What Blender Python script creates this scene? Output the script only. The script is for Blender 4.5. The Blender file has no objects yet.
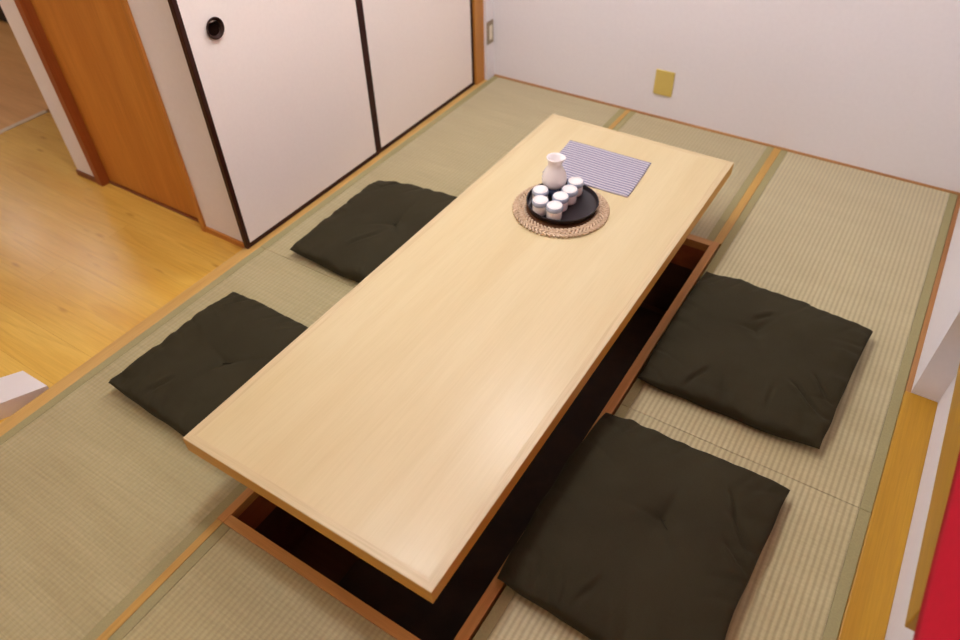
import bpy, bmesh, math, random
from mathutils import Vector, Matrix, noise

C = bpy.context.scene.collection
PI = math.pi
random.seed(4)

# ------------------------------------------------------------------ helpers
def lin(r, g, b):
    f = lambda c: (c / 255 / 12.92) if c / 255 <= .04045 else ((c / 255 + .055) / 1.055) ** 2.4
    return (f(r), f(g), f(b), 1)

def obj(name, bm, mat=None, parent=None, smooth=False, loc=None):
    me = bpy.data.meshes.new(name)
    bmesh.ops.recalc_face_normals(bm, faces=bm.faces)
    bm.to_mesh(me); bm.free()
    if smooth:
        for p in me.polygons: p.use_smooth = True
    if mat: me.materials.append(mat)
    o = bpy.data.objects.new(name, me); C.objects.link(o)
    if parent: o.parent = parent
    if loc: o.location = loc
    return o

def thing(name, label, cat, loc=(0, 0, 0), rz=0, group=None):
    o = bpy.data.objects.new(name, None); C.objects.link(o)
    o.empty_display_size = .05
    o.location = loc; o.rotation_euler = (0, 0, rz)
    o['label'] = label; o['category'] = cat
    if group: o['group'] = group
    return o

def tag(o, label, cat, group=None):
    o['label'] = label; o['category'] = cat
    if group: o['group'] = group
    return o

def struct(o, label=None):
    o['kind'] = 'structure'
    if label: o['label'] = label
    return o

def box(bm, x0, x1, y0, y1, z0, z1, bev=0, seg=2):
    r = bmesh.ops.create_cube(bm, size=1)
    for v in r['verts']:
        v.co = Vector(((x0 + x1) / 2 + v.co.x * (x1 - x0), (y0 + y1) / 2 + v.co.y * (y1 - y0), (z0 + z1) / 2 + v.co.z * (z1 - z0)))
    if bev:
        es = list({e for v in r['verts'] for e in v.link_edges})
        bmesh.ops.bevel(bm, geom=es, offset=bev, segments=seg, affect='EDGES', profile=.5)
    return bm

def bx(*a, **k):
    return box(bmesh.new(), *a, **k)

def prism(bm, pts, z0, z1):
    lo = [bm.verts.new((p[0], p[1], z0)) for p in pts]
    hi = [bm.verts.new((p[0], p[1], z1)) for p in pts]
    n = len(pts)
    bm.faces.new(lo[::-1]); bm.faces.new(hi)
    for i in range(n):
        bm.faces.new((lo[i], lo[(i + 1) % n], hi[(i + 1) % n], hi[i]))
    return bm

def lathe(bm, prof, n=40, closed_bottom=True, closed_top=False, warp=None):
    rings = []
    for (r, z) in prof:
        ring = []
        for k in range(n):
            a = 2 * PI * k / n
            p = Vector((r * math.cos(a), r * math.sin(a), z))
            if warp: p = warp(p, a)
            ring.append(bm.verts.new(p))
        rings.append(ring)
    for a, b in zip(rings, rings[1:]):
        for k in range(n):
            bm.faces.new((a[k], a[(k + 1) % n], b[(k + 1) % n], b[k]))
    if closed_bottom: bm.faces.new(rings[0][::-1])
    if closed_top: bm.faces.new(rings[-1])
    return bm

def tube(bm, pts, r, n=8, closed=False):
    pts = [Vector(p) for p in pts]
    rings = []
    m = len(pts)
    for i, p in enumerate(pts):
        a = pts[(i - 1) % m] if (closed or i > 0) else p
        b = pts[(i + 1) % m] if (closed or i < m - 1) else p
        t = (b - a).normalized()
        up = Vector((0, 0, 1)) if abs(t.z) < .9 else Vector((1, 0, 0))
        s = t.cross(up).normalized(); u = s.cross(t)
        rings.append([bm.verts.new(p + (s * math.cos(2 * PI * k / n) + u * math.sin(2 * PI * k / n)) * r) for k in range(n)])
    rng = range(m if closed else m - 1)
    for i in rng:
        A, B = rings[i], rings[(i + 1) % m]
        for k in range(n):
            bm.faces.new((A[k], A[(k + 1) % n], B[(k + 1) % n], B[k]))
    if not closed:
        bm.faces.new(rings[0][::-1]); bm.faces.new(rings[-1])
    return bm

# ---------------------------------------------------------------- materials
class NT:
    def __init__(s, name, rough=.6, spec=.5):
        s.m = bpy.data.materials.new(name); s.m.use_nodes = True
        s.t = s.m.node_tree; s.b = s.t.nodes['Principled BSDF']
        s.b.inputs['Roughness'].default_value = rough
        s.b.inputs['Specular IOR Level'].default_value = spec
    def n(s, typ, **kw):
        nd = s.t.nodes.new(typ)
        for k, v in kw.items():
            if k in nd.inputs: nd.inputs[k].default_value = v
            else: setattr(nd, k, v)
        return nd
    def l(s, a, ao, b, bi): s.t.links.new(a.outputs[ao], b.inputs[bi])
    def coord(s, scale=(1, 1, 1), rot=(0, 0, 0)):
        tc = s.n('ShaderNodeTexCoord'); mp = s.n('ShaderNodeMapping')
        mp.inputs['Scale'].default_value = scale; mp.inputs['Rotation'].default_value = rot
        s.l(tc, 'Object', mp, 'Vector'); return mp
    def ramp(s, src, out, stops):
        r = s.n('ShaderNodeValToRGB'); e = r.color_ramp.elements
        e[0].position, e[0].color = stops[0]; e[1].position, e[1].color = stops[-1]
        for p, c in stops[1:-1]:
            q = e.new(p); q.color = c
        s.l(src, out, r, 'Fac'); return r
    def mix(s, a, ao, b, bo, fac=.5, blend='MIX'):
        m = s.n('ShaderNodeMix'); m.data_type = 'RGBA'; m.blend_type = blend
        m.inputs[0].default_value = fac
        s.t.links.new(a.outputs[ao], m.inputs[6]); s.t.links.new(b.outputs[bo], m.inputs[7]); return m
    def bump(s, src, out, strength=.3, dist=.002):
        b = s.n('ShaderNodeBump'); b.inputs['Strength'].default_value = strength; b.inputs['Distance'].default_value = dist
        s.l(src, out, b, 'Height'); s.l(b, 'Normal', s.b, 'Normal'); return b

def plain(name, col, rough=.5, spec=.5, var=.06, scale=30, bump=0, bscale=200):
    t = NT(name, rough, spec)
    mp = t.coord()
    nz = t.n('ShaderNodeTexNoise', Scale=scale, Detail=4.0)
    t.l(mp, 'Vector', nz, 'Vector')
    d = tuple(c * (1 - var) for c in col[:3]) + (1,); u = tuple(min(1, c * (1 + var)) for c in col[:3]) + (1,)
    r = t.ramp(nz, 'Fac', [(.3, d), (.7, u)])
    t.l(r, 'Color', t.b, 'Base Color')
    if bump:
        n2 = t.n('ShaderNodeTexNoise', Scale=bscale, Detail=3.0)
        t.l(mp, 'Vector', n2, 'Vector'); t.bump(n2, 'Fac', bump, .001)
    return t.m

def wood(name, c1, c2, axis='y', rough=.45, spec=.5, big=1., fine=1., coat=0, streak=1.):
    t = NT(name, rough, spec)
    def sc(along, across):
        s = [across] * 3; s['xyz'.index(axis)] = along; return tuple(s)
    mp = t.coord(sc(1.2 * big, 16 * big)); mf = t.coord(sc(8 * fine, 260 * fine))
    n1 = t.n('ShaderNodeTexNoise', Scale=1.0, Detail=3.0, Distortion=.6); t.l(mp, 'Vector', n1, 'Vector')
    n2 = t.n('ShaderNodeTexNoise', Scale=1.0, Detail=2.0); t.l(mf, 'Vector', n2, 'Vector')
    r1 = t.ramp(n1, 'Fac', [(.3, c2), (.7, c1)])
    r2 = t.ramp(n2, 'Fac', [(.3, (1 - .14 * streak, 1 - .16 * streak, 1 - .20 * streak, 1)), (.65, (1, 1, 1, 1))])
    m = t.mix(r1, 'Color', r2, 'Color', 1., 'MULTIPLY')
    t.l(m, 2, t.b, 'Base Color')
    if coat:
        t.b.inputs['Coat Weight'].default_value = coat; t.b.inputs['Coat Roughness'].default_value = .25
    t.bump(n2, 'Fac', .08 * streak, .0006)
    return t.m

def floor_wood(name, c1, c2, knot):
    # pine floor boards running along x, with cathedral grain and small knots
    t = NT(name, .25, .5)
    tc = t.coord()
    br = t.n('ShaderNodeTexBrick', Scale=1.0)
    br.inputs['Brick Width'].default_value = 1.8; br.inputs['Row Height'].default_value = .145
    br.inputs['Mortar Size'].default_value = .0006
    br.inputs['Color1'].default_value = (0, 0, 0, 1); br.inputs['Color2'].default_value = (1, 1, 1, 1)
    br.inputs['Mortar'].default_value = (.5, .5, .5, 1); br.offset = .37
    t.l(tc, 'Vector', br, 'Vector')
    # board-by-board offset of the grain
    sep = t.n('ShaderNodeVectorMath', operation='MULTIPLY_ADD')
    sep.inputs[1].default_value = (3.1, 1.7, 0)
    t.l(br, 'Color', sep, 0); t.l(tc, 'Vector', sep, 2)
    m1 = t.n('ShaderNodeMapping'); m1.inputs['Scale'].default_value = (.45, 7.5, 1); t.l(sep, 'Vector', m1, 'Vector')
    n0 = t.n('ShaderNodeTexNoise', Scale=1.0, Detail=1.5, Distortion=.3); t.l(m1, 'Vector', n0, 'Vector')
    mm = t.n('ShaderNodeMath', operation='MULTIPLY'); mm.inputs[1].default_value = 9; t.l(n0, 'Fac', mm, 0)
    fr = t.n('ShaderNodeMath', operation='FRACT'); t.l(mm, 'Value', fr, 0)
    ring = t.ramp(fr, 'Value', [(0, (.0, .0, .0, 1)), (.7, (.35, .35, .35, 1)), (.93, (1, 1, 1, 1)), (1, (0, 0, 0, 1))])
    m2 = t.n('ShaderNodeMapping'); m2.inputs['Scale'].default_value = (7, 160, 1); t.l(sep, 'Vector', m2, 'Vector')
    n2 = t.n('ShaderNodeTexNoise', Scale=1.0, Detail=2.0); t.l(m2, 'Vector', n2, 'Vector')
    m3 = t.n('ShaderNodeMapping'); m3.inputs['Scale'].default_value = (4, 15, 1); t.l(sep, 'Vector', m3, 'Vector')
    vo = t.n('ShaderNodeTexVoronoi', Scale=1.0); t.l(m3, 'Vector', vo, 'Vector')
    kn = t.ramp(vo, 'Distance', [(.04, (1, 1, 1, 1)), (.16, (0, 0, 0, 1))])
    m4 = t.n('ShaderNodeMapping'); m4.inputs['Scale'].default_value = (1.1, 6, 1); t.l(sep, 'Vector', m4, 'Vector')
    n4 = t.n('ShaderNodeTexNoise', Scale=1.0, Detail=2.0); t.l(m4, 'Vector', n4, 'Vector')
    base = t.ramp(n4, 'Fac', [(.3, c2), (.65, c1)])
    dk = t.n('ShaderNodeMix'); dk.data_type = 'RGBA'
    f1 = t.n('ShaderNodeMath', operation='MULTIPLY'); f1.inputs[1].default_value = .17; t.l(ring, 'Color', f1, 0)
    t.l(f1, 'Value', dk, 0); t.l(base, 'Color', dk, 6); dk.inputs[7].default_value = knot
    d2 = t.n('ShaderNodeMix'); d2.data_type = 'RGBA'
    f2 = t.n('ShaderNodeMath', operation='MULTIPLY'); f2.inputs[1].default_value = .5; t.l(kn, 'Color', f2, 0)
    t.l(f2, 'Value', d2, 0); t.l(dk, 2, d2, 6); d2.inputs[7].default_value = knot
    r2 = t.ramp(n2, 'Fac', [(.3, (.9, .88, .85, 1)), (.65, (1, 1, 1, 1))])
    m = t.mix(d2, 2, r2, 'Color', 1., 'MULTIPLY')
    d3 = t.n('ShaderNodeMix'); d3.data_type = 'RGBA'
    f3 = t.n('ShaderNodeMath', operation='MULTIPLY'); f3.inputs[1].default_value = .45; t.l(br, 'Fac', f3, 0)
    t.l(f3, 'Value', d3, 0); t.l(m, 2, d3, 6); d3.inputs[7].default_value = knot
    t.l(d3, 2, t.b, 'Base Color')
    return t.m

def tatami(name, c1, c2, c3, rib=.45, streak=.12):
    # woven rush: ribs along y, fine straw lines along x
    t = NT(name, .5, .5)
    mp = t.coord()
    wv = t.n('ShaderNodeTexWave', Scale=20.0); wv.wave_type = 'BANDS'; wv.bands_direction = 'X'
    wv.inputs['Distortion'].default_value = .4; wv.inputs['Detail'].default_value = 1.0; wv.inputs['Detail Scale'].default_value = 3.0
    t.l(mp, 'Vector', wv, 'Vector')
    ms = t.n('ShaderNodeMapping'); ms.inputs['Scale'].default_value = (4, 170, 1)
    tc = t.n('ShaderNodeTexCoord'); t.l(tc, 'Object', ms, 'Vector')
    n1 = t.n('ShaderNodeTexNoise', Scale=1.0, Detail=2.0); t.l(ms, 'Vector', n1, 'Vector')
    mw = t.n('ShaderNodeMapping'); mw.inputs['Scale'].default_value = (64, 130, 1); t.l(tc, 'Object', mw, 'Vector')
    n3 = t.n('ShaderNodeTexNoise', Scale=1.0, Detail=1.0); t.l(mw, 'Vector', n3, 'Vector')
    mb = t.n('ShaderNodeMapping'); mb.inputs['Scale'].default_value = (2.2, 9, 1); t.l(tc, 'Object', mb, 'Vector')
    n2 = t.n('ShaderNodeTexNoise', Scale=1.0, Detail=3.0); t.l(mb, 'Vector', n2, 'Vector')
    base = t.ramp(n2, 'Fac', [(.3, c2), (.7, c1)])
    s1 = t.ramp(n1, 'Fac', [(.3, (1 - streak, 1 - streak * 1.08, 1 - streak * 1.3, 1)), (.7, (1, 1, 1, 1))])
    a = t.mix(base, 'Color', s1, 'Color', 1., 'MULTIPLY')
    s3 = t.ramp(n3, 'Fac', [(.32, (.93, .92, .90, 1)), (.62, (1, 1, 1, 1))])
    a2 = t.mix(a, 2, s3, 'Color', 1., 'MULTIPLY')
    wr = t.ramp(wv, 'Fac', [(.04, c3), (.75, (1, 1, 1, 1))])
    b = t.mix(a2, 2, wr, 'Color', rib, 'MULTIPLY')
    t.l(b, 2, t.b, 'Base Color')
    ad = t.n('ShaderNodeMath', operation='MULTIPLY_ADD'); ad.inputs[1].default_value = .35
    t.l(n3, 'Fac', ad, 0); t.l(wv, 'Fac', ad, 2)
    t.bump(ad, 'Value', .35, .0016)
    t.b.inputs['Sheen Weight'].default_value = .75; t.b.inputs['Sheen Roughness'].default_value = .55; t.b.inputs['Sheen Tint'].default_value = (1, .96, .92, 1)
    return t.m

M = {}
M['wall'] = plain('wall_plaster', lin(232, 227, 229), .9, .2, .012, 60, .08, 350)
M['ceil'] = plain('ceiling_white', lin(236, 228, 220), .9, .2, .01, 60)
M['paper'] = plain('fusuma_paper', lin(242, 230, 222), .75, .25, .012, 90, .1, 500)
M['lacquer'] = plain('black_brown_lacquer', lin(52, 20, 12), .4, .25, .1, 40)
M['pull'] = plain('pull_dark', lin(50, 26, 18), .6, .2, .1, 40)
M['post'] = wood('post_wood', lin(205, 142, 62), lin(188, 122, 48), 'z', .45)
M['sill'] = wood('sill_wood', lin(218, 178, 106), lin(202, 156, 84), 'y', .42)
M['strip'] = wood('strip_wood', lin(206, 164, 84), lin(190, 142, 64), 'y', .45)
M['rim_y'] = wood('rim_wood_long', lin(212, 154, 84), lin(192, 130, 64), 'y', .42)
M['rim_x'] = wood('rim_wood_short', lin(214, 158, 90), lin(196, 136, 68), 'x', .42)
M['trimx'] = wood('trim_wood_x', lin(190, 138, 82), lin(168, 112, 62), 'x', .5)
M['trimy'] = wood('trim_wood_y', lin(180, 128, 72), lin(160, 104, 52), 'y', .5)
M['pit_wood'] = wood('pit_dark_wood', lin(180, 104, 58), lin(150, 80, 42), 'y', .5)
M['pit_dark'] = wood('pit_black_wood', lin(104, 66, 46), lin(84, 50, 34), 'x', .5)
M['leg'] = wood('leg_dark_wood', lin(60, 36, 24), lin(44, 26, 18), 'z', .45)
M['top'] = wood('table_top_wood', lin(215, 196, 152), lin(209, 187, 140), 'y', .33, .5, .8, 1., streak=.3)
M['band_y'] = wood('table_band_long', lin(216, 195, 152), lin(208, 183, 138), 'y', .42, .5)
M['band_x'] = wood('table_band_short', lin(216, 195, 152), lin(208, 183, 138), 'x', .42, .5)
M['edge_y'] = wood('table_edge_long', lin(214, 160, 62), lin(200, 142, 48), 'y', .45)
M['edge_x'] = wood('table_edge_short', lin(214, 160, 62), lin(200, 142, 48), 'x', .45)
M['tatami'] = tatami('tatami_rush', lin(188, 175, 126), lin(178, 163, 112), (.62, .56, .46, 1), .22, .20)
M['tatami_grid'] = tatami('tatami_rush_grid', lin(188, 175, 126), lin(178, 163, 112), (.62, .56, .46, 1), .38, .14)
M['tatami_rib'] = tatami('tatami_rush_ribbed', lin(198, 186, 140), lin(188, 174, 126), (.56, .50, .41, 1), .60, .08)
M['heri'] = plain('heri_cloth', lin(160, 150, 108), .8, .2, .08, 200, .3, 700)
M['floor'] = floor_wood('pine_floor', lin(240, 198, 96), lin(228, 178, 76), lin(170, 108, 40))
M['floor2'] = wood('pale_floor', lin(240, 188, 118), lin(226, 168, 98), 'x', .45)
M['thresh'] = plain('threshold_pale', lin(226, 208, 184), .5, .4)
M['door'] = wood('door_wood', lin(206, 138, 58), lin(190, 120, 46), 'z', .5, .4, .8)
M['jamb'] = wood('jamb_wood', lin(164, 88, 36), lin(144, 72, 28), 'z', .45)
M['casing'] = wood('casing_wood', lin(206, 140, 62), lin(190, 122, 48), 'z', .45)
M['base'] = wood('baseboard_wood', lin(206, 138, 62), lin(188, 118, 48), 'x', .45)
M['based'] = wood('baseboard_dark', lin(140, 80, 48), lin(120, 64, 38), 'x', .45)
M['board'] = wood('sill_board', lin(200, 152, 40), lin(182, 130, 30), 'y', .42, .5, .7)
M['white'] = plain('white_laminate', lin(236, 230, 230), .4, .5, .01, 20)
M['cush'] = None
M['ceramic'] = plain('white_porcelain', lin(240, 232, 230), .22, .5, .012, 30)
M['blue'] = plain('blue_grey_glaze', lin(165, 172, 190), .25, .5, .12, 90)
M['navy'] = plain('navy_glaze', lin(66, 76, 104), .25, .5, .15, 90)
M['tray'] = plain('black_lacquer_tray', lin(34, 28, 32), .28, .5, .08, 40)
M['plate'] = plain('mustard_plate', lin(206, 182, 98), .5, .4, .02, 30)
M['bronze'] = plain('bronze_frame', lin(150, 134, 108), .4, .5, .04, 60)
M['cream'] = plain('cream_rocker', lin(232, 222, 200), .4, .5, .01, 60)
M['red'] = plain('red_cloth', lin(203, 18, 48), .8, .2, .04, 60, .2, 900)
M['black'] = plain('black_plastic', lin(24, 22, 24), .5, .4, .1, 30)
M['glass'] = plain('window_glass', lin(60, 66, 72), .08, .5, .01, 10)

def cushion_mat():
    t = NT('olive_black_cotton', .85, .15)
    mp = t.coord()
    n = t.n('ShaderNodeTexNoise', Scale=5.0, Detail=4.0); t.l(mp, 'Vector', n, 'Vector')
    r = t.ramp(n, 'Fac', [(.3, lin(52, 46, 30)), (.7, lin(57, 51, 34))])
    n2 = t.n('ShaderNodeTexNoise', Scale=420.0, Detail=2.0); t.l(mp, 'Vector', n2, 'Vector')
    r2 = t.ramp(n2, 'Fac', [(.3, (.82, .82, .82, 1)), (.7, (1, 1, 1, 1))])
    m = t.mix(r, 'Color', r2, 'Color', 1., 'MULTIPLY'); t.l(m, 2, t.b, 'Base Color')
    t.b.inputs['Sheen Weight'].default_value = .08; t.b.inputs['Sheen Roughness'].default_value = .5
    t.b.inputs['Sheen Tint'].default_value = lin(150, 140, 100)
    t.bump(n2, 'Fac', .25, .0006)
    return t.m
M['cush'] = cushion_mat()
M['thread'] = plain('dark_thread', lin(40, 36, 26), .9, .1, .05, 100)

def stripe_mat():
    t = NT('striped_cotton', .85, .2)
    mp = t.coord()
    wv = t.n('ShaderNodeTexWave', Scale=21.0); wv.bands_direction = 'Y'; wv.wave_type = 'BANDS'
    wv.inputs['Distortion'].default_value = .3; wv.inputs['Detail Scale'].default_value = 4.0
    t.l(mp, 'Vector', wv, 'Vector')
    r = t.ramp(wv, 'Fac', [(.2, lin(118, 114, 140)), (.55, lin(200, 191, 198))])
    n = t.n('ShaderNodeTexNoise', Scale=260.0, Detail=2.0); t.l(mp, 'Vector', n, 'Vector')
    r2 = t.ramp(n, 'Fac', [(.3, (.85, .85, .86, 1)), (.7, (1, 1, 1, 1))])
    m = t.mix(r, 'Color', r2, 'Color', 1., 'MULTIPLY'); t.l(m, 2, t.b, 'Base Color')
    t.bump(wv, 'Fac', .3, .001)
    return t.m
M['stripe'] = stripe_mat()

def straw_mat():
    t = NT('woven_straw', .8, .25)
    mp = t.coord()
    n = t.n('ShaderNodeTexNoise', Scale=90.0, Detail=3.0); t.l(mp, 'Vector', n, 'Vector')
    r = t.ramp(n, 'Fac', [(.3, lin(196, 166, 134)), (.5, lin(208, 180, 150)), (.7, lin(220, 196, 168))])
    t.l(r, 'Color', t.b, 'Base Color'); t.bump(n, 'Fac', .4, .001)
    return t.m
M['straw'] = straw_mat()
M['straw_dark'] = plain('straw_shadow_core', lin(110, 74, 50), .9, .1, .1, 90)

# ------------------------------------------------------------- dimensions
W = 2.253            # inner width of the mats, x
XS = 2.270           # right wall face
XR = 2.346           # recessed right wall face
YE = -1.26           # where the right wall steps back
YA = -3.62           # where the mats end, behind the camera
SEAM = -1.7585
S1B, S1C, S2B, S2C = .771, .7945, 1.4996, 1.5323
PN, PF = -2.6635, -.8642          # pit opening, inner edges
PL, PR = .7972, 1.4958
RN, RF = -2.692, -.8305           # outer edges of the pit rim
FZ = -.06                         # level of the wooden floor on the left
YW = -1.745                       # white wall left of the closet
CEIL = 2.36

# ------------------------------------------------------------------ shell
def st(name, bm, mat, parent=None, label=None):
    o = obj(name, bm, mat, parent)
    if parent is None: struct(o, label)
    return o

# floor under everything: a slab with the pit left open
bm = bmesh.new()
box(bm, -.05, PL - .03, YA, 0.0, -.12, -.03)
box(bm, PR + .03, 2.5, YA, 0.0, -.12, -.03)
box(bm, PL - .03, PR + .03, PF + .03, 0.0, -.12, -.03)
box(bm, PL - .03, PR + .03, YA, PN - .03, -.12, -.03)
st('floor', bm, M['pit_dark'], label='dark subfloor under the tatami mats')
st('floor.001', bx(-1.9, -.0525, -6, YW + .3, FZ - .06, FZ), M['floor'], label='glossy pine plank floor left of the tatami room')
st('floor.002', bx(-6, -1.93, -6, 3.2, FZ - .06, FZ), M['floor2'], label='paler wooden floor beyond the threshold')
st('floor.003', bx(-.05, 2.6, -6, YA - .02, FZ - .06, FZ), M['floor'], label='pine floor behind the tatami room')
st('trim_1', bx(-1.93, -1.9, -6, YW + .3, FZ - .05, FZ + .004), M['thresh'], label='pale threshold strip across the wooden floor')
st('ceiling', bx(-6.1, 2.7, -6.1, 3.3, CEIL, CEIL + .1), M['ceil'], label='white ceiling')
# walls
st('wall_back', bx(-.12, 2.6, 0, .12, -.12, CEIL), M['wall'], label='pinkish white plaster wall behind the table')
bm = bmesh.new()
prism(bm, [(XS, -.0), (XS, YE), (XR, YE), (XR, -6), (2.6, -6), (2.6, 0)], -.12, CEIL)
st('wall_right', bm, M['wall'], label='white plaster wall on the right, stepped back beside the wooden board')
bm = bmesh.new()
box(bm, -.12, -.006, -.071, 0, -.12, CEIL)                  # strip beside the post
box(bm, -.12, -.006, -1.80, -.071, 1.85, CEIL)              # above the sliding doors
st('wall_left', bm, M['wall'], label='white plaster strip between the closet post and the corner')
bm = bmesh.new()
box(bm, -.338, -.055, YW, YW + .1, FZ, CEIL)
box(bm, -1.203, -1.03, YW, YW + .1, FZ, CEIL)
box(bm, -1.03, -.338, YW, YW + .1, 2.05, CEIL)
st('wall_front', bm, M['wall'], label='white wall with the brown wooden door left of the closet')
bm = bmesh.new()
box(bm, -.75, -.73, -1.64, .1, FZ, CEIL)
st('wall_inner', bm, M['wall'], label='closet back wall behind the sliding panels')
st('wall_far', bx(-6.1, -.12, 3.2, 3.3, FZ, CEIL), M['wall'], label='far wall of the neighbouring room')
st('wall_west', bx(-6.1, -6.0, -6, 3.2, FZ, CEIL), M['wall'], label='west wall of the neighbouring room')
st('wall_south', bx(-6.1, 2.7, -6.1, -6.0, FZ, CEIL), M['wall'], label='wall behind the camera')
# base trims of the tatami room
st('trim_2', bx(0.0, XS, -.010, 0.0, -.03, .006), M['trimx'], label='thin wooden strip along the foot of the back wall')
st('trim_3', bx(W + .001, XS, YE, -.010, -.03, .004), M['trimy'], label='thin wooden strip along the foot of the right wall')
# wooden board in the stepped-back part on the right
st('trim_4', bx(W + .001, XR, YA, YE, -.03, .006, bev=.003), M['board'], label='wide wooden board along the right edge of the mats')
# beam and door track along the left edge of the mats
st('trim_5', bx(-.052, -.0005, YA, -.071, -.11, .0, bev=.003), M['sill'], label='wooden beam and door track along the left edge of the mats')
st('trim_6', bx(-.10, -.020, -.152, -.071, -.0, 1.85, bev=.002), M['post'], label='orange wooden post at the end of the closet doors')
st('trim_7', bx(-.10, -.012, -1.80, -.152, 1.80, 1.85), M['post'], label='wooden lintel above the closet doors')
# wood strips between the mats
st('trim_8', bx(S1B + .0005, S1C - .0005, RF, -.0105, -.03, .0015), M['strip'], label='narrow wooden strip between far left and far middle mats')
st('trim_9', bx(S1B + .0005, S1C - .0005, YA, RN, -.03, .0015), M['strip'], label='narrow wooden strip running from the pit towards the viewer')
st('trim_10', bx(S2B + .0005, S2C - .0005, RF, -.0105, -.03, .0015), M['strip'], label='narrow wooden strip between far middle and right mats')
st('trim_11', bx(S2B + .0005, S2C - .0005, YA, RN, -.03, .0015), M['strip'], label='narrow wooden strip beside the near right mat')

# ------------------------------------------------------------------ the pit
pit = thing('floor_pit', 'sunken leg pit under the low table, with an orange-brown wooden rim and dark inside', 'leg pit', (1.146, -1.764, 0))
pit['kind'] = 'structure'
def pp(name, bm, mat):
    o = obj(name, bm, mat, pit); o.matrix_parent_inverse = Matrix.Translation((-1.146, 1.764, 0)); return o
pp('rim_board', bx(S1B + .0005, PL, RN, RF, -.03, .004, bev=.0015), M['rim_y'])
pp('rim_board', bx(PR, S2C - .007, RN, RF, -.03, .004, bev=.0015), M['rim_y'])
pp('rim_board', bx(PL, PR, RN, PN, -.03, .004, bev=.0015), M['rim_x'])
pp('rim_board', bx(PL, PR, PF, RF, -.03, .004, bev=.0015), M['rim_x'])
def ring(x0, x1, y0, y1, t, z0, z1):
    bm = bmesh.new()
    box(bm, x0 - t, x0, y0 - t, y1 + t, z0, z1); box(bm, x1, x1 + t, y0 - t, y1 + t, z0, z1)
    box(bm, x0, x1, y0 - t, y0, z0, z1); box(bm, x0, x1, y1, y1 + t, z0, z1)
    return bm
pp('apron', ring(PL, PR, PN, PF, .02, -.135, -.03), M['pit_wood'])
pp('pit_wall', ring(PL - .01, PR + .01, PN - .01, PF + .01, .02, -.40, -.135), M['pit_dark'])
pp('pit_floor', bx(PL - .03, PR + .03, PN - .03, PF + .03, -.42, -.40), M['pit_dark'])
pp('foot_board', bx(1.00, PR - .02, PN + .05, PF - .05, -.40, -.37, bev=.003), M['leg'])

# -------------------------------------------------------------- tatami mats
HB = .029
def mat_thing(x0, x1, y0, y1, label, bands, m='tatami'):
    cx, cy = (x0 + x1) / 2, (y0 + y1) / 2
    t = thing('tatami_mat', label, 'tatami mat', (cx, cy, 0), 0, 'tatami mats of the raised room')
    a, b, c, d = x0 - cx, x1 - cx, y0 - cy, y1 - cy
    l = a + (HB if 'l' in bands else 0); r = b - (HB if 'r' in bands else 0)
    obj('rush_surface', bx(l + .0002, r - .0002, c, d, -.03, 0, bev=.0015), M[m], t)
    if 'l' in bands: obj('edge_band', bx(a, l, c, d, -.03, .0008, bev=.001), M['heri'], t)
    if 'r' in bands: obj('edge_band', bx(r, b, c, d, -.03, .0008, bev=.001), M['heri'], t)
G = .0007
mat_thing(.0, S1B, SEAM + G, -.0105, 'tatami mat along the cream closet doors, under the farther left cushion', 'lr')
mat_thing(.0, S1B, YA, SEAM - G, 'tatami mat along the wooden floor beam, under the nearer left cushion', 'lr')
mat_thing(S1C, S2B, RF + .0005, -.0105, 'short tatami mat between table end and back wall', 'lr', 'tatami_grid')
mat_thing(S1C, S2B, YA, RN - .0005, 'tatami mat in front of the near end of the leg pit', 'lr', 'tatami_grid')
mat_thing(S2C, W, SEAM + G, -.0105, 'ribbed tatami mat in the back right corner, under the farther right cushion', 'lr', 'tatami_rib')
mat_thing(S2C, W, YA, SEAM - G, 'ribbed tatami mat beside the wide wooden board, under the nearest cushion', 'lr', 'tatami_rib')

# -------------------------------------------------------------- sliding doors
def fusuma(name, y0, y1, xf, label, pull):
    d = bpy.data.objects.new(name, None); C.objects.link(d)
    d['kind'] = 'structure'; d['label'] = label
    d.location = (xf, (y0 + y1) / 2, 0)
    h = (y1 - y0) / 2; z1 = 1.80; S = .019
    obj('paper_panel', bx(-.018, -.003, -h + .01, h - .01, .01, z1 - .01), M['paper'], d)
    obj('stile', bx(-.02, 0, -h, -h + S, .001, z1, bev=.002), M['lacquer'], d)
    obj('stile', bx(-.02, 0, h - S, h, .001, z1, bev=.002), M['lacquer'], d)
    obj('rail', bx(-.02, 0, -h + S, h - S, .001, .001 + S, bev=.002), M['lacquer'], d)
    obj('rail', bx(-.02, 0, -h + S, h - S, z1 - S, z1, bev=.002), M['lacquer'], d)
    bm = bmesh.new()
    lathe(bm, [(.024, -.0095), (.027, -.0088), (.029, -.001), (.0335, .0015), (.0345, .0005), (.0345, -.004)], 36, True, False)
    bmesh.ops.transform(bm, matrix=Matrix.Rotation(PI / 2, 4, 'Y'), verts=bm.verts)
    p = obj('recessed_pull', bm, M['pull'], d, True)
    p.location = (.0065, pull - (y0 + y1) / 2, .818); p['label'] = 'round dark recessed door pull'
    return d
fusuma('door_1', -1.797, -.969, -.028, 'cream sliding closet panel with round dark pull, nearer of the two', -1.672)
fusuma('door_2', -.966, -.153, -.031, 'cream sliding closet panel beside the orange post, farther of the two', -.23)

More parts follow.
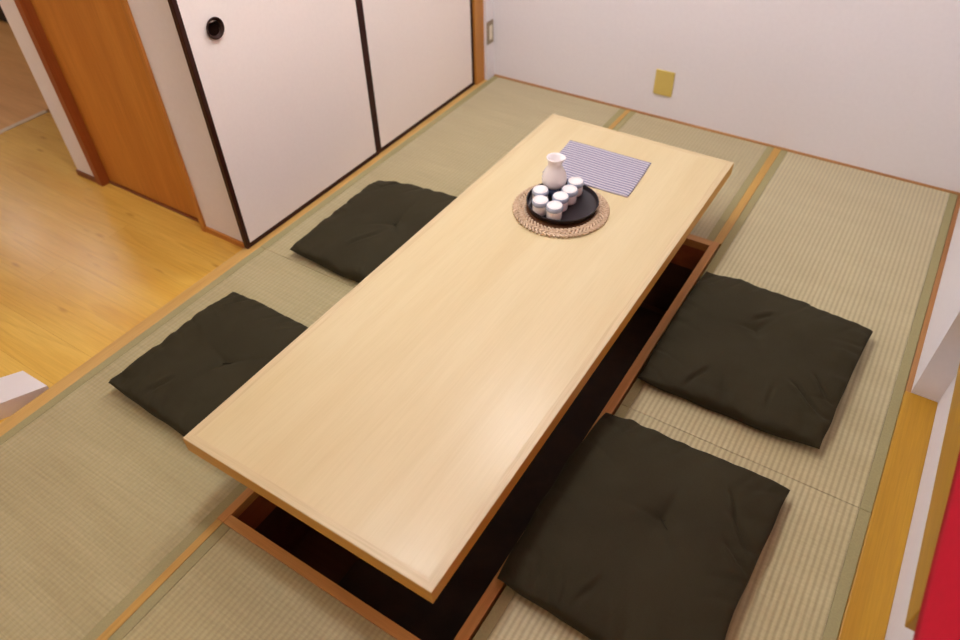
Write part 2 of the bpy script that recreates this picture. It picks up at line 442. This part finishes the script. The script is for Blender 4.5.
# brown wooden door in the white wall
d = bpy.data.objects.new('door_3', None); C.objects.link(d); d['kind'] = 'structure'
d['label'] = 'orange-brown wooden door in the white wall beside the pine floor'; d.location = (-.715, YW, FZ)
obj('panel', bx(-.32, .357, .030, .065, .012, 2.08), M['door'], d)
obj('jamb', bx(-.341, -.301, -.012, .10, 0, 2.11, bev=.002), M['jamb'], d)
obj('jamb', bx(.353, .3775, -.012, .10, 0, 2.11, bev=.002), M['casing'], d)
obj('lintel', bx(-.301, .353, -.012, .10, 2.08, 2.11), M['casing'], d)
obj('bottom_track', bx(-.301, .353, .022, .075, 0, .010), M['based'], d)
st('baseboard_front', bx(-.337, -.053, YW - .008, YW, FZ, FZ + .026), M['base'], label='orange wooden baseboard between door and closet')
st('baseboard_side', bx(-1.205, -1.057, YW - .008, YW, FZ, FZ + .026), M['based'], label='dark wooden baseboard left of the brown door')

# wooden framed low window on the right wall, behind the red curtain
w = bpy.data.objects.new('window_1', None); C.objects.link(w); w['kind'] = 'structure'
w['label'] = 'wooden window casing on the right wall partly behind the red curtain'
x0 = 2.314; y0, y1 = -2.21, -1.263
w.location = (XR, (y0 + y1) / 2, .262); hh = (y1 - y0) / 2; xl = x0 - XR
obj('window_frame', bx(xl, 0, -hh, hh, .0, .16, bev=.003), M['board'], w)
obj('window_frame', bx(xl, 0, -hh, -hh + .07, .16, 1.0, bev=.003), M['board'], w)
obj('window_frame', bx(xl, 0, hh - .07, hh, .16, 1.0, bev=.003), M['board'], w)
obj('window_frame', bx(xl, 0, -hh, hh, 1.0, 1.07, bev=.003), M['board'], w)
obj('pane', bx(-.012, 0, -hh + .07, hh - .07, .16, 1.0), M['glass'], w)

# ---------------------------------------------------------------- wall plates
pl = thing('wall_plate', 'mustard yellow blank wall plate low on the white back wall', 'wall plate', (.938, -.0, .175))
obj('plate', bx(-.046, .046, -.008, 0, -.06, .06, bev=.003), M['plate'], pl)
sw = thing('light_switch', 'small switch with bronze frame beside the orange closet post', 'switch', (-.006, -.040, .245))
obj('frame', bx(0, .007, -.028, .028, -.058, .058, bev=.002), M['bronze'], sw)
obj('rocker', bx(.006, .010, -.013, .013, -.036, .036, bev=.0015), M['cream'], sw)

# ---------------------------------------------------------------- low table
TL, TR, TN, TF, TH, TT = .7074, 1.4743, -2.6518, -.6869, .268, .050
tc = ((TL + TR) / 2, (TN + TF) / 2)
tb = thing('low_table', 'long low table with pale wood top standing over the leg pit', 'table', (tc[0], tc[1], -.40))
HX, HY = (TR - TL) / 2, (TF - TN) / 2
z1 = TH + .40; z0 = z1 - TT
BW = .024
obj('table_top', bx(-HX + BW, HX - BW, -HY + BW, HY - BW, z0 + .004, z1), M['top'], tb)
def mitre(side):
    bm = bmesh.new(); e = .0014
    if side in 'lr':
        s = -1 if side == 'l' else 1
        o_ = [(s * HX, -HY), (s * HX, HY)]; i_ = [(s * (HX - BW), -HY + BW), (s * (HX - BW), HY - BW)]
        n = Vector((s, 0, 0)); al = Vector((0, 1, 0))
    else:
        s = -1 if side == 'n' else 1
        o_ = [(-HX, s * HY), (HX, s * HY)]; i_ = [(-HX + BW, s * (HY - BW)), (HX - BW, s * (HY - BW))]
        n = Vector((0, s, 0)); al = Vector((1, 0, 0))
    prof = []
    for k, (o2, i2) in enumerate(zip(o_, i_)):
        sg = 1 if k == 0 else -1
        A = Vector((o2[0], o2[1], 0)); B = Vector((i2[0], i2[1], 0))
        A2 = A - n * e + al * sg * e
        prof.append([bm.verts.new(v) for v in (B + Vector((0, 0, z0)), A + Vector((0, 0, z0)), A + Vector((0, 0, z1 - e)), A2 + Vector((0, 0, z1)), B + Vector((0, 0, z1)))])
    for j in range(5):
        f = bm.faces.new((prof[0][j], prof[0][(j + 1) % 5], prof[1][(j + 1) % 5], prof[1][j]))
        if j in (1, 2): f.material_index = 1 if j == 1 else 0
    bm.faces.new(prof[0]); bm.faces.new(prof[1][::-1])
    return bm
for sd in 'lrnf':
    k = 'y' if sd in 'lr' else 'x'
    o = obj('edge_band', mitre(sd), M['band_' + k], tb); o.data.materials.append(M['edge_' + k])
    o['label'] = 'mitred solid wood edging'
for (lx, ly) in ((-.20, -.70), (.16, -.70), (-.20, .70), (.16, .70)):
    obj('leg', bx(lx - .03, lx + .03, ly - .03, ly + .03, .0, z0 + .004, bev=.003), M['leg'], tb)

# ------------------------------------------------------------------ cushions
def cushion(cs, H, tuftuv, label, seed, zc=(.045,) * 4, ang=.8, creases=(), bow=0):
    # cs: near-left, far-left, far-right, near-right corners
    cs = [Vector(c) for c in cs]
    ctr = sum(cs, Vector((0, 0))) / 4
    P = [c - ctr for c in cs]
    N = 110
    bm = bmesh.new()
    au = ((P[3] - P[0]) + (P[2] - P[1])).normalized(); av = ((P[1] - P[0]) + (P[2] - P[3])).normalized()
    def plan(u, v, side=0):
        a, b = (u + 1) / 2, (v + 1) / 2
        p = P[0] * (1 - a) * (1 - b) + P[1] * (1 - a) * b + P[2] * a * b + P[3] * a * (1 - b)
        # seams curve in a little between the corners
        p -= au * (.003 * (1 - v * v) * u * abs(u)) + av * (.003 * (1 - u * u) * v * abs(v))
        if u < 0: p -= au * (bow * u * u * (1 - v * v))
        if side:    # the stuffed sides swell out past the seam
            bu = math.sin(PI * min(1, (1 - abs(u)) / .16)) * (1 - v ** 6); bv = math.sin(PI * min(1, (1 - abs(v)) / .16)) * (1 - u ** 6)
            p += au * (.009 * bu * (1 if u > 0 else -1)) + av * (.009 * bv * (1 if v > 0 else -1))
        e = max(abs(u), abs(v)) ** 6
        p += Vector((noise.noise((u * 2.6, v * 2.6, seed)), noise.noise((u * 2.6, v * 2.6, seed + 7)))) * .008 * e
        return p
    def seam(u, v):
        a, b = (u + 1) / 2, (v + 1) / 2
        z = zc[0] * (1 - a) * (1 - b) + zc[1] * (1 - a) * b + zc[2] * a * b + zc[3] * a * (1 - b)
        return z - .006 * (1 - min(1, abs(u * v)) ** 1.5) + .003 * noise.noise((u * 3, v * 3, seed + 3))
    def top(u, v):
        fu, fv = 1 - abs(u) ** 2.8, 1 - abs(v) ** 2.8
        f = (max(0, fu) * max(0, fv)) ** .40
        z = H * f
        tu, tv = tuftuv
        du, dv = (u - tu), (v - tv)
        r = math.hypot(du, dv)
        z -= .012 * math.exp(-(r / .13) ** 2) + .011 * math.exp(-(r / .42) ** 2)
        th = math.atan2(dv, du)
        for k, (a0, ln) in enumerate(((ang, .40), (ang + 2.3, .30), (ang + 4.0, .32))):
            dd = abs((th - a0 + PI) % (2 * PI) - PI)
            if dd < 1.3: z -= .006 * math.exp(-(dd * r / .030) ** 2) * math.exp(-(r / ln) ** 2)
        for (cu, cv, ca, ln, dp) in creases:
            x = (u - cu) * math.cos(ca) + (v - cv) * math.sin(ca); y = -(u - cu) * math.sin(ca) + (v - cv) * math.cos(ca)
            y += .03 * math.sin(x * 9)
            z -= dp * math.exp(-(x / ln) ** 4) * (math.exp(-(y / .022) ** 2) - .55 * math.exp(-((y - .05) / .035) ** 2))
        for q, (e, t_, sg) in enumerate(((abs(u), v, u), (abs(v), u, v))):
            o_ = 9 if sg > 0 else 0
            k = math.exp(-((1 - e) / .22) ** 2) * (1 - math.exp(-((1 - e) / .03) ** 2))
            z += .009 * k * noise.noise((t_ * 6.5 + o_, (1 - e) * 2.2, seed + 20 + q))
            g2 = 1 - abs(noise.noise((t_ * 3.4 + (1 - e) * 1.6 + o_, 0, seed + 40 + q))) * 7
            z -= .006 * max(0, g2) * math.exp(-((1 - e) / .28) ** 2) * (1 - math.exp(-((1 - e) / .06) ** 2))
        z += .007 * f * noise.noise((u * 1.7, v * 1.7, seed + 60)) + .002 * f * noise.noise((u * 6, v * 6, seed + 61))
        return max(z, .002 * f)
    def bot(u, v):
        fu, fv = 1 - abs(u) ** 2.4, 1 - abs(v) ** 2.4
        return .045 * (max(0, fu) * max(0, fv)) ** .40
    def par(i):
        t = i / N * 2 - 1
        return math.sin(t * PI / 2) * .45 + t * .55
    T, B = {}, {}
    for i in range(N + 1):
        for j in range(N + 1):
            u, v = par(i), par(j)
            p = plan(u, v, 1); s = seam(u, v)
            T[i, j] = bm.verts.new((p.x, p.y, s + top(u, v)))
            if i in (0, N) or j in (0, N): B[i, j] = T[i, j]
            else: B[i, j] = bm.verts.new((p.x, p.y, max(.0015, s - bot(u, v))))
    for i in range(N):
        for j in range(N):
            bm.faces.new((T[i, j], T[i + 1, j], T[i + 1, j + 1], T[i, j + 1]))
            bm.faces.new((B[i, j], B[i, j + 1], B[i + 1, j + 1], B[i + 1, j]))
    t = thing('floor_cushion', label, 'cushion', (ctr.x, ctr.y, 0), 0, 'dark olive floor cushions around the table')
    obj('cover', bm, M['cush'], t, True)
    # tuft of thread in the middle
    tp = plan(*tuftuv); tz = seam(*tuftuv) + top(*tuftuv)
    bm = bmesh.new()
    a = ang
    c0 = Vector((tp.x, tp.y, tz + .0005)); dv = Vector((math.cos(a), math.sin(a), 0))
    tube(bm, [c0 - dv * .012 + Vector((0, 0, .001)), c0 + Vector((0, 0, .002)), c0 + dv * .014 + Vector((0, 0, .002)), c0 + dv * .03 + Vector((.002, 0, .004))], .0016, 6)
    tube(bm, [c0 + Vector((0, 0, .001)), c0 + Vector((-dv.y, dv.x, 0)) * .008 + Vector((0, 0, .002)), c0 + Vector((-dv.y, dv.x, 0)) * .02 + Vector((0, 0, .004))], .0014, 6)
    obj('tuft_thread', bm, M['thread'], t, True)
    return t

cushion([(.146, -2.550), (.143, -2.022), (.690, -2.030), (.690, -2.565)], .056, (-.02, -.05),
        'dark olive floor cushion nearer the viewer on the closet side of the table', 3.1, (.046, .032, .03, .03), ang=.6, creases=((-.35, -.72, 1.3, .16, .006),))
cushion([(.150, -1.742), (.140, -1.180), (.690, -1.105), (.690, -1.748)], .056, (.0, .06),
        'dark olive floor cushion in front of the cream sliding panels', 11.3, (.036, .032, .034, .03), ang=1.6, creases=((-.1, -.45, 1.2, .25, .006),))
cushion([(1.540, -1.660), (1.545, -1.050), (2.114, -1.078), (2.083, -1.652)], .060, (-.10, .22),
        'dark olive floor cushion on the back right mat', 23.7, (.028, .030, .036, .034), ang=1.1,
        creases=((.66, -.52, 2.75, .22, .011), (.78, -.30, 2.6, .16, .008), (-.42, -.78, 1.25, .14, .008), (-.09, .42, 1.0, .12, .009), (.35, -.66, 1.9, .16, .006)), bow=.010)
cushion([(1.512, -2.450), (1.514, -1.832), (2.050, -1.824), (2.028, -2.478)], .060, (.08, .12),
        'dark olive floor cushion nearest the viewer, beside the wide wooden board', 37.9, (.030, .030, .036, .032), ang=-.75,
        creases=((.74, .34, 2.7, .18, .010), (.80, .12, 2.9, .15, .010), (.62, .52, 2.4, .16, .007), (-.2, -.75, 1.4, .14, .006)), bow=.016)

# ------------------------------------------------------- things on the table
TZ = TH
# striped cloth: a thin folded cloth lying on the table
ccs = [(.908, -1.055), (.862, -.842), (1.210, -.846), (1.226, -1.100)]
def cloth():
    bm = bmesh.new()
    cx, cy = 1.05, -.96
    NX, NY = 60, 40
    Q = [Vector(c) - Vector((cx, cy)) for c in CL]
    top, low = {}, {}
    for i in range(NX + 1):
        for j in range(NY + 1):
            a, b = i / NX, j / NY
            p = Q[0] * (1 - a) * (1 - b) + Q[1] * (1 - a) * b + Q[2] * a * b + Q[3] * a * (1 - b)
            p = p + Vector((noise.noise((a * 3, b * 3, 1.5)), noise.noise((a * 3, b * 3, 8.5)))) * .004
            h = .0042 + .0022 * (noise.noise((a * 3.1, b * 2.2, 4.4)) + .5)
            e = min(a, 1 - a, b, 1 - b)
            if e < .02: h *= .75
            top[i, j] = bm.verts.new((p.x, p.y, h)); low[i, j] = bm.verts.new((p.x, p.y, .0006))
    for i in range(NX):
        for j in range(NY):
            bm.faces.new((top[i, j], top[i + 1, j], top[i + 1, j + 1], top[i, j + 1]))
            bm.faces.new((low[i, j], low[i, j + 1], low[i + 1, j + 1], low[i + 1, j]))
    for i in range(NX):
        for j in (0, NY):
            bm.faces.new((low[i, j], low[i + 1, j], top[i + 1, j], top[i, j]))
    for j in range(NY):
        for i in (0, NX):
            bm.faces.new((low[i, j], low[i, j + 1], top[i, j + 1], top[i, j]))
    return bm, (cx, cy, TZ)
CL = [(.892, -1.116), (.875, -.853), (1.214, -.852), (1.228, -1.105)]
bm, lc = cloth()
o = obj('striped_cloth', bm, M['stripe'], None, True, lc)
tag(o, 'blue and white striped cloth lying flat on the far end of the table', 'cloth')

# woven straw mat: braided rings
TX, TY = 1.060, -1.288
def braid(R, n, tilt, ln, rr):
    # short fat twists of straw set side by side around a ring
    bm = bmesh.new()
    for k in range(n):
        a = 2 * PI * k / n
        c = Vector((R * math.cos(a), R * math.sin(a), .0052)); rad = Vector((math.cos(a), math.sin(a), 0)); tan = Vector((-rad.y, rad.x, 0))
        d = rad * math.cos(tilt) + tan * math.sin(tilt)
        pts = [c + d * (ln * t) + Vector((0, 0, .0018 * (1 - 4 * t * t))) for t in (-.5, -.4, -.2, 0, .2, .4, .5)]
        tube(bm, pts, rr, 7)
    return bm
tm = thing('straw_trivet', 'round woven straw mat under the black tray', 'trivet', (TX, TY, TZ))
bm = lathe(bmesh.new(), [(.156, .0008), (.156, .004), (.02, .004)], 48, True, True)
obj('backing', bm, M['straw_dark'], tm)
obj('braid', braid(.1585, 70, .8, .021, .0043), M['straw'], tm, True)
obj('braid', braid(.1435, 62, -.8, .021, .0043), M['straw'], tm, True)
obj('braid', braid(.1285, 55, .8, .021, .0043), M['straw'], tm, True)
SZ = TZ + .0118
tr = thing('round_tray', 'round black lacquer tray on the straw mat', 'tray', (1.058, -1.274, SZ))
R = .124
lathe_p = [(R - .012, 0), (R - .004, .003), (R, .018), (R + .001, .0205), (R - .0012, .0215), (R - .003, .0195), (R - .0045, .0075), (R - .0085, .005), (.03, .0045)]
obj('dish', lathe(bmesh.new(), lathe_p, 64, True, True), M['tray'], tr, True)
TOPZ = SZ + .005

# sake flask
FX, FY = .999, -1.228
fl = thing('sake_flask', 'white sake flask with flared spout and navy foot, standing on the tray', 'flask', (FX, FY, TOPZ))
def spout(p, a):
    # flared lip drawn out to one side
    z = p.z; k = max(0, (z - .121) / .020)
    d = Vector((.80, .60, 0)); c = max(0, math.cos(a - math.atan2(d.y, d.x))) ** 3
    return p + d * .006 * c * k * k + Vector((0, 0, -.003 * c * k))
S = .95
body = [(0.0378, 0.036), (0.0415, 0.042), (0.0428, 0.052), (0.0424, 0.064), (0.04, 0.077), (0.0352, 0.089), (0.0292, 0.1), (0.0256, 0.107), (0.0242, 0.113), (0.0244, 0.12), (0.0262, 0.127), (0.0292, 0.134), (0.0308, 0.1385), (0.031, 0.1405), (0.0295, 0.1417), (0.026, 0.1395), (0.021, 0.133), (0.018, 0.124), (0.016, 0.109)]
obj('body', lathe(bmesh.new(), body, 48, True, True, spout), M['ceramic'], fl, True)
obj('foot', lathe(bmesh.new(), [(.031, 0), (.033, .002), (.0365, .014), (.0380, .036), (.034, .037)], 48, True, True), M['navy'], fl, True)['label'] = 'navy glazed foot'
bm = bmesh.new()
for k in range(3):
    z = .052 + k * .012
    rr = (.0428, .0427, .0402)[k]
    lathe(bm, [(rr - .001, z - .0016), (rr + .0008, z), (rr - .001, z + .0016)], 48, False, False)
obj('raised_ring', bm, M['ceramic'], fl, True)

# six cups
def make_cup(label, x, y):
    c = thing('sake_cup', label, 'cup', (x, y, TOPZ), 0, 'white sake cups with blue rims on the tray')
    bm = lathe(bmesh.new(), [(.0240, 0), (.0258, .0015), (.0266, .014), (.0262, .028), (.0266, .0345)], 36, True, True)
    obj('body', bm, M['ceramic'], c, True)
    bm = lathe(bmesh.new(), [(.0266, .0342), (.0284, .0365), (.0291, .0420), (.0284, .0475), (.0258, .0505)], 36, False, False)
    obj('rim_band', bm, M['blue'], c, True)['label'] = 'blue-grey glazed band below the rim'
    bm = lathe(bmesh.new(), [(.0259, .0500), (.0252, .0520), (.0240, .0528), (.0226, .0520), (.0208, .0500), (.012, .0492), (.004, .0490)], 36, False, True)
    obj('inside', bm, M['ceramic'], c, True)
    return c
def dup_thing(t, label, x, y):
    r = t.copy(); C.objects.link(r); r.location = (x, y, t.location.z); r['label'] = label
    for ch in list(t.children):
        q = ch.copy(); C.objects.link(q); q.parent = r
    return r
cups = [
    ((540.5, 189.2), 'sake cup touching the flask, at the left edge of the tray'),
    ((540.5, 199.5), 'sake cup in front of the one left of the flask'),
    ((554.7, 205.0), 'sake cup nearest the viewer on the tray'),
    ((560.7, 195.6), 'sake cup just behind the nearest one, second in the row running back'),
    ((569.7, 188.8), 'sake cup third in the row running back from the nearest one'),
    ((575.7, 180.6), 'sake cup farthest back, beside the striped cloth'),
]
# ------------------------------------------------------------------ camera
CAM = Vector((1.95584946, -3.16282913, 1.70471705)); yaw, pit_, rol, FPX = 5.86260215e-01, 7.59158837e-01, -3.00571814e-02, 715.380677
fwd = Vector((-math.sin(yaw) * math.cos(pit_), math.cos(yaw) * math.cos(pit_), -math.sin(pit_)))
rt = Vector((math.cos(yaw), math.sin(yaw), 0)); up = rt.cross(fwd)
rt2 = rt * math.cos(rol) + up * math.sin(rol); up2 = -rt * math.sin(rol) + up * math.cos(rol)
def at(px, py, z):
    d = fwd + rt2 * (px - 480) / FPX - up2 * (py - 320) / FPX
    return CAM + d * ((z - CAM.z) / d.z)
first = None
for (px, lb) in cups:
    p = at(px[0], px[1], TOPZ + .0515)
    if first is None: first = make_cup(lb, p.x, p.y)
    else: dup_thing(first, lb, p.x, p.y)

cd = bpy.data.cameras.new('camera'); cam = bpy.data.objects.new('camera', cd); C.objects.link(cam)
cd.sensor_fit = 'HORIZONTAL'; cd.sensor_width = 36; cd.lens = FPX * 36 / 960; cd.clip_start = .02
mw = Matrix.Identity(4)
for i in range(3):
    mw[i][0], mw[i][1], mw[i][2], mw[i][3] = rt2[i], up2[i], -fwd[i], CAM[i]
cam.matrix_world = mw
cd.dof.use_dof = True; cd.dof.focus_distance = 2.0; cd.dof.aperture_fstop = 2.0
bpy.context.scene.camera = cam

# ---------------------------------------------------------------- other things
bm = bmesh.new()
pts = [(-.060, -2.645), (-.19, -2.647), (-.36, -2.93), (-.203, -2.93)]
prism(bm, pts, FZ, .004)
o = obj('white_box', bm, M['white'], None)
tag(o, 'white box standing on the pine floor against the wooden beam', 'box')
bm = bx(-3.95, -3.22, -.83, -.40, FZ, .42, bev=.02)
o = obj('dark_box', bm, M['black']); tag(o, 'dark box at the far end of the paler floor beyond the threshold', 'box')

# red curtain hanging in front of the window on the right
def curtain():
    bm = bmesh.new()
    NY, NZ = 120, 30; Y0, Y1 = -3.0, -1.72
    ZT = 1.62
    F, Bk = {}, {}
    for i in range(NY + 1):
        for j in range(NZ + 1):
            a, b = i / NY, j / NZ
            y = Y1 + (Y0 - Y1) * a
            hem = .552 + (y + 1.72) * .118
            z = hem + (ZT - hem) * b
            x = .0012 * math.sin(y * 9 + .6) * (1 + .5 * b)
            F[i, j] = bm.verts.new((x - .0015, y, z)); Bk[i, j] = bm.verts.new((x + .0015, y, z))
    for i in range(NY):
        for j in range(NZ):
            bm.faces.new((F[i, j], F[i + 1, j], F[i + 1, j + 1], F[i, j + 1]))
            bm.faces.new((Bk[i, j], Bk[i, j + 1], Bk[i + 1, j + 1], Bk[i + 1, j]))
    for i in range(NY):
        for j in (0, NZ): bm.faces.new((F[i, j], F[i + 1, j], Bk[i + 1, j], Bk[i, j]))
    for j in range(NZ):
        for i in (0, NY): bm.faces.new((F[i, j], F[i, j + 1], Bk[i, j + 1], Bk[i, j]))
    return bm
cu = thing('red_curtain', 'bright red curtain hanging over the window at the right edge of the photo', 'curtain', (2.280, 0, 0))
obj('cloth_panel', curtain(), M['red'], cu, True)
obj('rod', tube(bmesh.new(), [(0, -3.05, 1.625), (0, -1.67, 1.625)], .008, 10), M['post'], cu, True)
for y in (-3.03, -1.69):
    obj('rod_bracket', bx(-.006, XR - 2.280, y - .01, y + .01, 1.615, 1.635), M['post'], cu)

# ---------------------------------------------------------------- light
def lamp(name, loc, r, watts, col):
    L = bpy.data.lights.new(name, 'POINT'); L.shadow_soft_size = r; L.energy = watts; L.color = col
    o = bpy.data.objects.new(name, L); C.objects.link(o); o.location = loc
    return o
WARM = (.94, 1.0, 1.10)
lamp('ceiling_lamp', (.72, -.90, CEIL - .14), .09, 25, WARM)
lamp('ceiling_lamp', (.76, -2.05, CEIL - .14), .09, 27, WARM)
lamp('hall_lamp', (-4.83, -.88, CEIL - .10), .12, 6.5, WARM)
lamp('hall_lamp', (-3.75, -.83, CEIL - .10), .12, 6.5, WARM)
lamp('kitchen_lamp', (-1.9, -3.9, CEIL - .10), .15, 31, (1.0, .96, .90))
lamp('fill_lamp', (.5, -5.0, CEIL - .12), .2, 7, (1.0, .98, .95))  # added fill light behind the camera, brightens the faces turned towards it
wd = bpy.data.worlds.new('world'); bpy.context.scene.world = wd; wd.use_nodes = True
wd.node_tree.nodes['Background'].inputs['Color'].default_value = (.9, .85, .8, 1)
wd.node_tree.nodes['Background'].inputs['Strength'].default_value = .02

sc = bpy.context.scene
sc.view_settings.view_transform = 'Standard'; sc.view_settings.look = 'None'
sc.view_settings.gamma = 1; sc.view_settings.use_curve_mapping = False
sc.view_settings.exposure = 0.19
sc.cycles.max_bounces = 8; sc.cycles.diffuse_bounces = 6
sc.cycles.use_denoising = True
